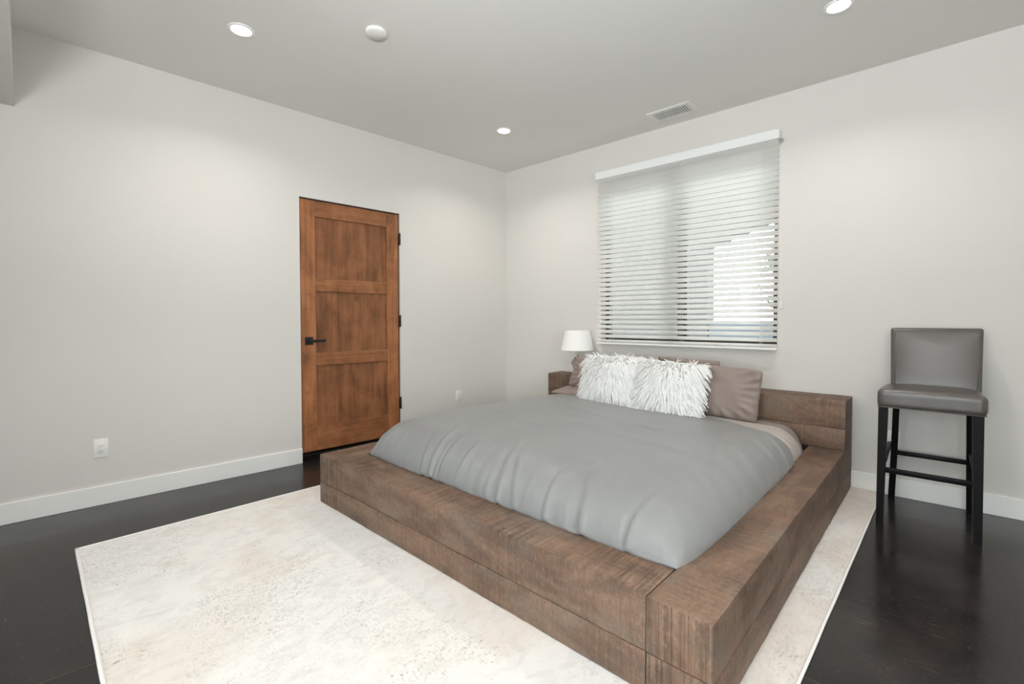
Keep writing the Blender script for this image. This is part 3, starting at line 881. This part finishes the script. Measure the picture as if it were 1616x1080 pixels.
# ------------------------------------------------------------------ outlets
def outlet(label, loc, rz, group='wall outlets'):
    o = empty('wall_outlet', loc, rz); tag(o, label, 'outlet', group)
    # local: plate in the x-z plane, facing -y
    bm = new(); box(bm, -.035, .035, -.006, 0, -.0575, .0575, .003, 3); obj('cover_plate', bm, M_plastic, o, True, 40)
    bm = new(); box(bm, -.0165, .0165, -.0085, -.0055, -.0335, .0335, .0015, 2); rc = obj('receptacle', bm, M_plastic, o, True, 40)
    for s in (-1, 1):
        for x0, x1, z0, z1 in ((-.0078, -.0058, -.002, .006), (.0058, .0078, -.002, .005), (-.0022, .0022, -.010, -.0058)):
            bm = new(); box(bm, x0, x1, -.0089, -.0080, s * .018 + z0, s * .018 + z1); obj('slot', bm, M_dark, rc)
    return o
outlet('white outlet low on the left wall, left of the wooden door', (0, -3.366, .345), PI / 2)
outlet('white outlet low on the wall between door and corner', (0, -.6625, .353), PI / 2)
x_, y_ = W(3.315); outlet('white outlet on the wall behind the leather stool', (x_, y_, .355), WA)

# ------------------------------------------------------------------ ceiling fittings
def downlight(x, y, label):
    o = empty('recessed_light', (x, y, H), 0); tag(o, label, 'ceiling light', 'recessed ceiling lights')
    bm = new(); lathe(bm, [(.048, .004), (.050, -.004), (.060, -.006), (.067, -.004), (.068, .0)], (0, 0, 0), 44)
    bm2 = new(); lathe(bm2, [(.0495, -.001), (.0515, -.0045), (.060, -.006), (.066, -.004), (.067, .0), (.0495, .0)], (0, 0, 0), 44, True); bm.free()
    obj('trim_ring', bm2, M_trim, o, True, 50)
    bm = new(); cyl(bm, (0, 0), .0493, .0493, -.003, 0, 40); obj('diffuser', bm, M_bulb, o)
    L = bpy.data.lights.new('can', 'AREA'); L.shape = 'DISK'; L.size = .09; L.energy = CAN; L.color = (1, .93, .86); L.spread = math.radians(140)
    lo = bpy.data.objects.new('downlight_glow', L); link(lo, o); lo.location = (0, 0, -.012)
CAN = 6
downlight(.828, -2.772, 'round recessed ceiling light above the left wall, nearest the smoke detector')
downlight(.818, -.779, 'round recessed ceiling light near the far corner of the room')
downlight(3.163, -.589, 'round recessed ceiling light at the top right, above the stool')
for x, y, lb in ((3.2, -2.75, 'recessed ceiling light above the camera'), (5.5, -.55, 'recessed ceiling light by the right wall'), (5.5, -2.7, 'recessed ceiling light to the right of the camera'), (3.2, -4.9, 'recessed ceiling light behind the camera'), (5.5, -4.9, 'recessed ceiling light by the added back window')):
    downlight(x, y, lb)

sd = empty('smoke_detector', (1.328, -2.22, H)); tag(sd, 'flat round white smoke detector on the ceiling', 'smoke detector')
bm = new(); lathe(bm, [(.055, 0), (.057, -.004), (.055, -.014), (.049, -.018), (.001, -.0195)], (0, 0, 0), 44); obj('cover', bm, M_plastic, sd, True, 40)

vt = empty('ceiling_vent', (1.978, -.066, H), WA); tag(vt, 'white rectangular ceiling air vent above the window', 'vent')
bm = new()
ow, oh, iw, ih = .168, .102, .134, .066
for a in ((-ow, ow, -oh, -ih), (-ow, ow, ih, oh), (-ow, -iw, -ih, ih), (iw, ow, -ih, ih)): box(bm, a[0], a[1], a[2], a[3], -.007, 0, .0015, 1)
obj('vent_frame', bm, M_vent, vt)
bm = new(); box(bm, -iw, iw, -ih, ih, -.0012, 0); obj('duct_shade_sheet', bm, M_duct, vt)  # flat dark sheet stands for the shade behind the louvres
b0 = None
for k in range(15):
    x = -iw + (k + .5) * 2 * iw / 15
    if b0 is None:
        bm = new(); box(bm, -.0012, .0012, -ih, ih, -.0052, .0052, 0, 1, Matrix.Rotation(math.radians(30), 4, 'Y')); b0 = obj('louvre', bm, M_vent, vt); o = b0
    else:
        o = b0.copy(); COL.objects.link(o); o.parent = vt
    o.location = (x, 0, -.0048)

# ------------------------------------------------------------------ light
def area(name, loc, rot, sx, sy, e, col):
    L = bpy.data.lights.new(name, 'AREA'); L.shape = 'RECTANGLE'; L.size = sx; L.size_y = sy; L.energy = e; L.color = col
    o = bpy.data.objects.new(name, L); COL.objects.link(o); o.location = loc; o.rotation_euler = rot; return o
def portal(name, loc, rot, sx, sy):
    o = area(name, loc, rot, sx, sy, 1, (1, 1, 1)); o.data.cycles.is_portal = True; return o
portal('daylight_added_back_window', ((G0 + G1) / 2, YB + .01, (GB + GZ) / 2), (PI / 2, 0, 0), G1 - G0, GZ - GB)  # daylight portal of the added window behind the camera
portal('daylight_added_side_window', (XR - .01, (R0 + R1) / 2, (GB + GZ) / 2), (PI / 2, 0, PI / 2), R1 - R0, GZ - GB)  # daylight portal of the added right-wall window
portal('daylight_blind_window', (*W((U0 + U1) / 2, .16), (Z0 + Z1) / 2), (-PI / 2, 0, WA), U1 - U0, Z1 - Z0)
# the photographer's flash, bounced off the ceiling
area('bounce_flash', (3.9, -3.9, 1.75), (PI - .15, 0, .75), .35, .35, 120, (.98, .99, 1))
w = bpy.data.worlds.new('world'); S.world = w; w.use_nodes = True
bg = w.node_tree.nodes['Background']; bg.inputs[0].default_value = (.92, .965, 1, 1); bg.inputs[1].default_value = 6.8

S.view_settings.view_transform = 'Standard'; S.view_settings.look = 'None'; S.view_settings.gamma = 1
S.view_settings.exposure = .22; S.view_settings.use_curve_mapping = False
try:
    S.cycles.use_denoising = True; S.cycles.denoiser = 'OPENIMAGEDENOISE'
    S.cycles.max_bounces = 10; S.cycles.diffuse_bounces = 8; S.cycles.glossy_bounces = 5; S.cycles.transparent_max_bounces = 12
    S.cycles.sample_clamp_indirect = 4; S.cycles.caustics_reflective = False; S.cycles.caustics_refractive = False
except Exception:
    pass
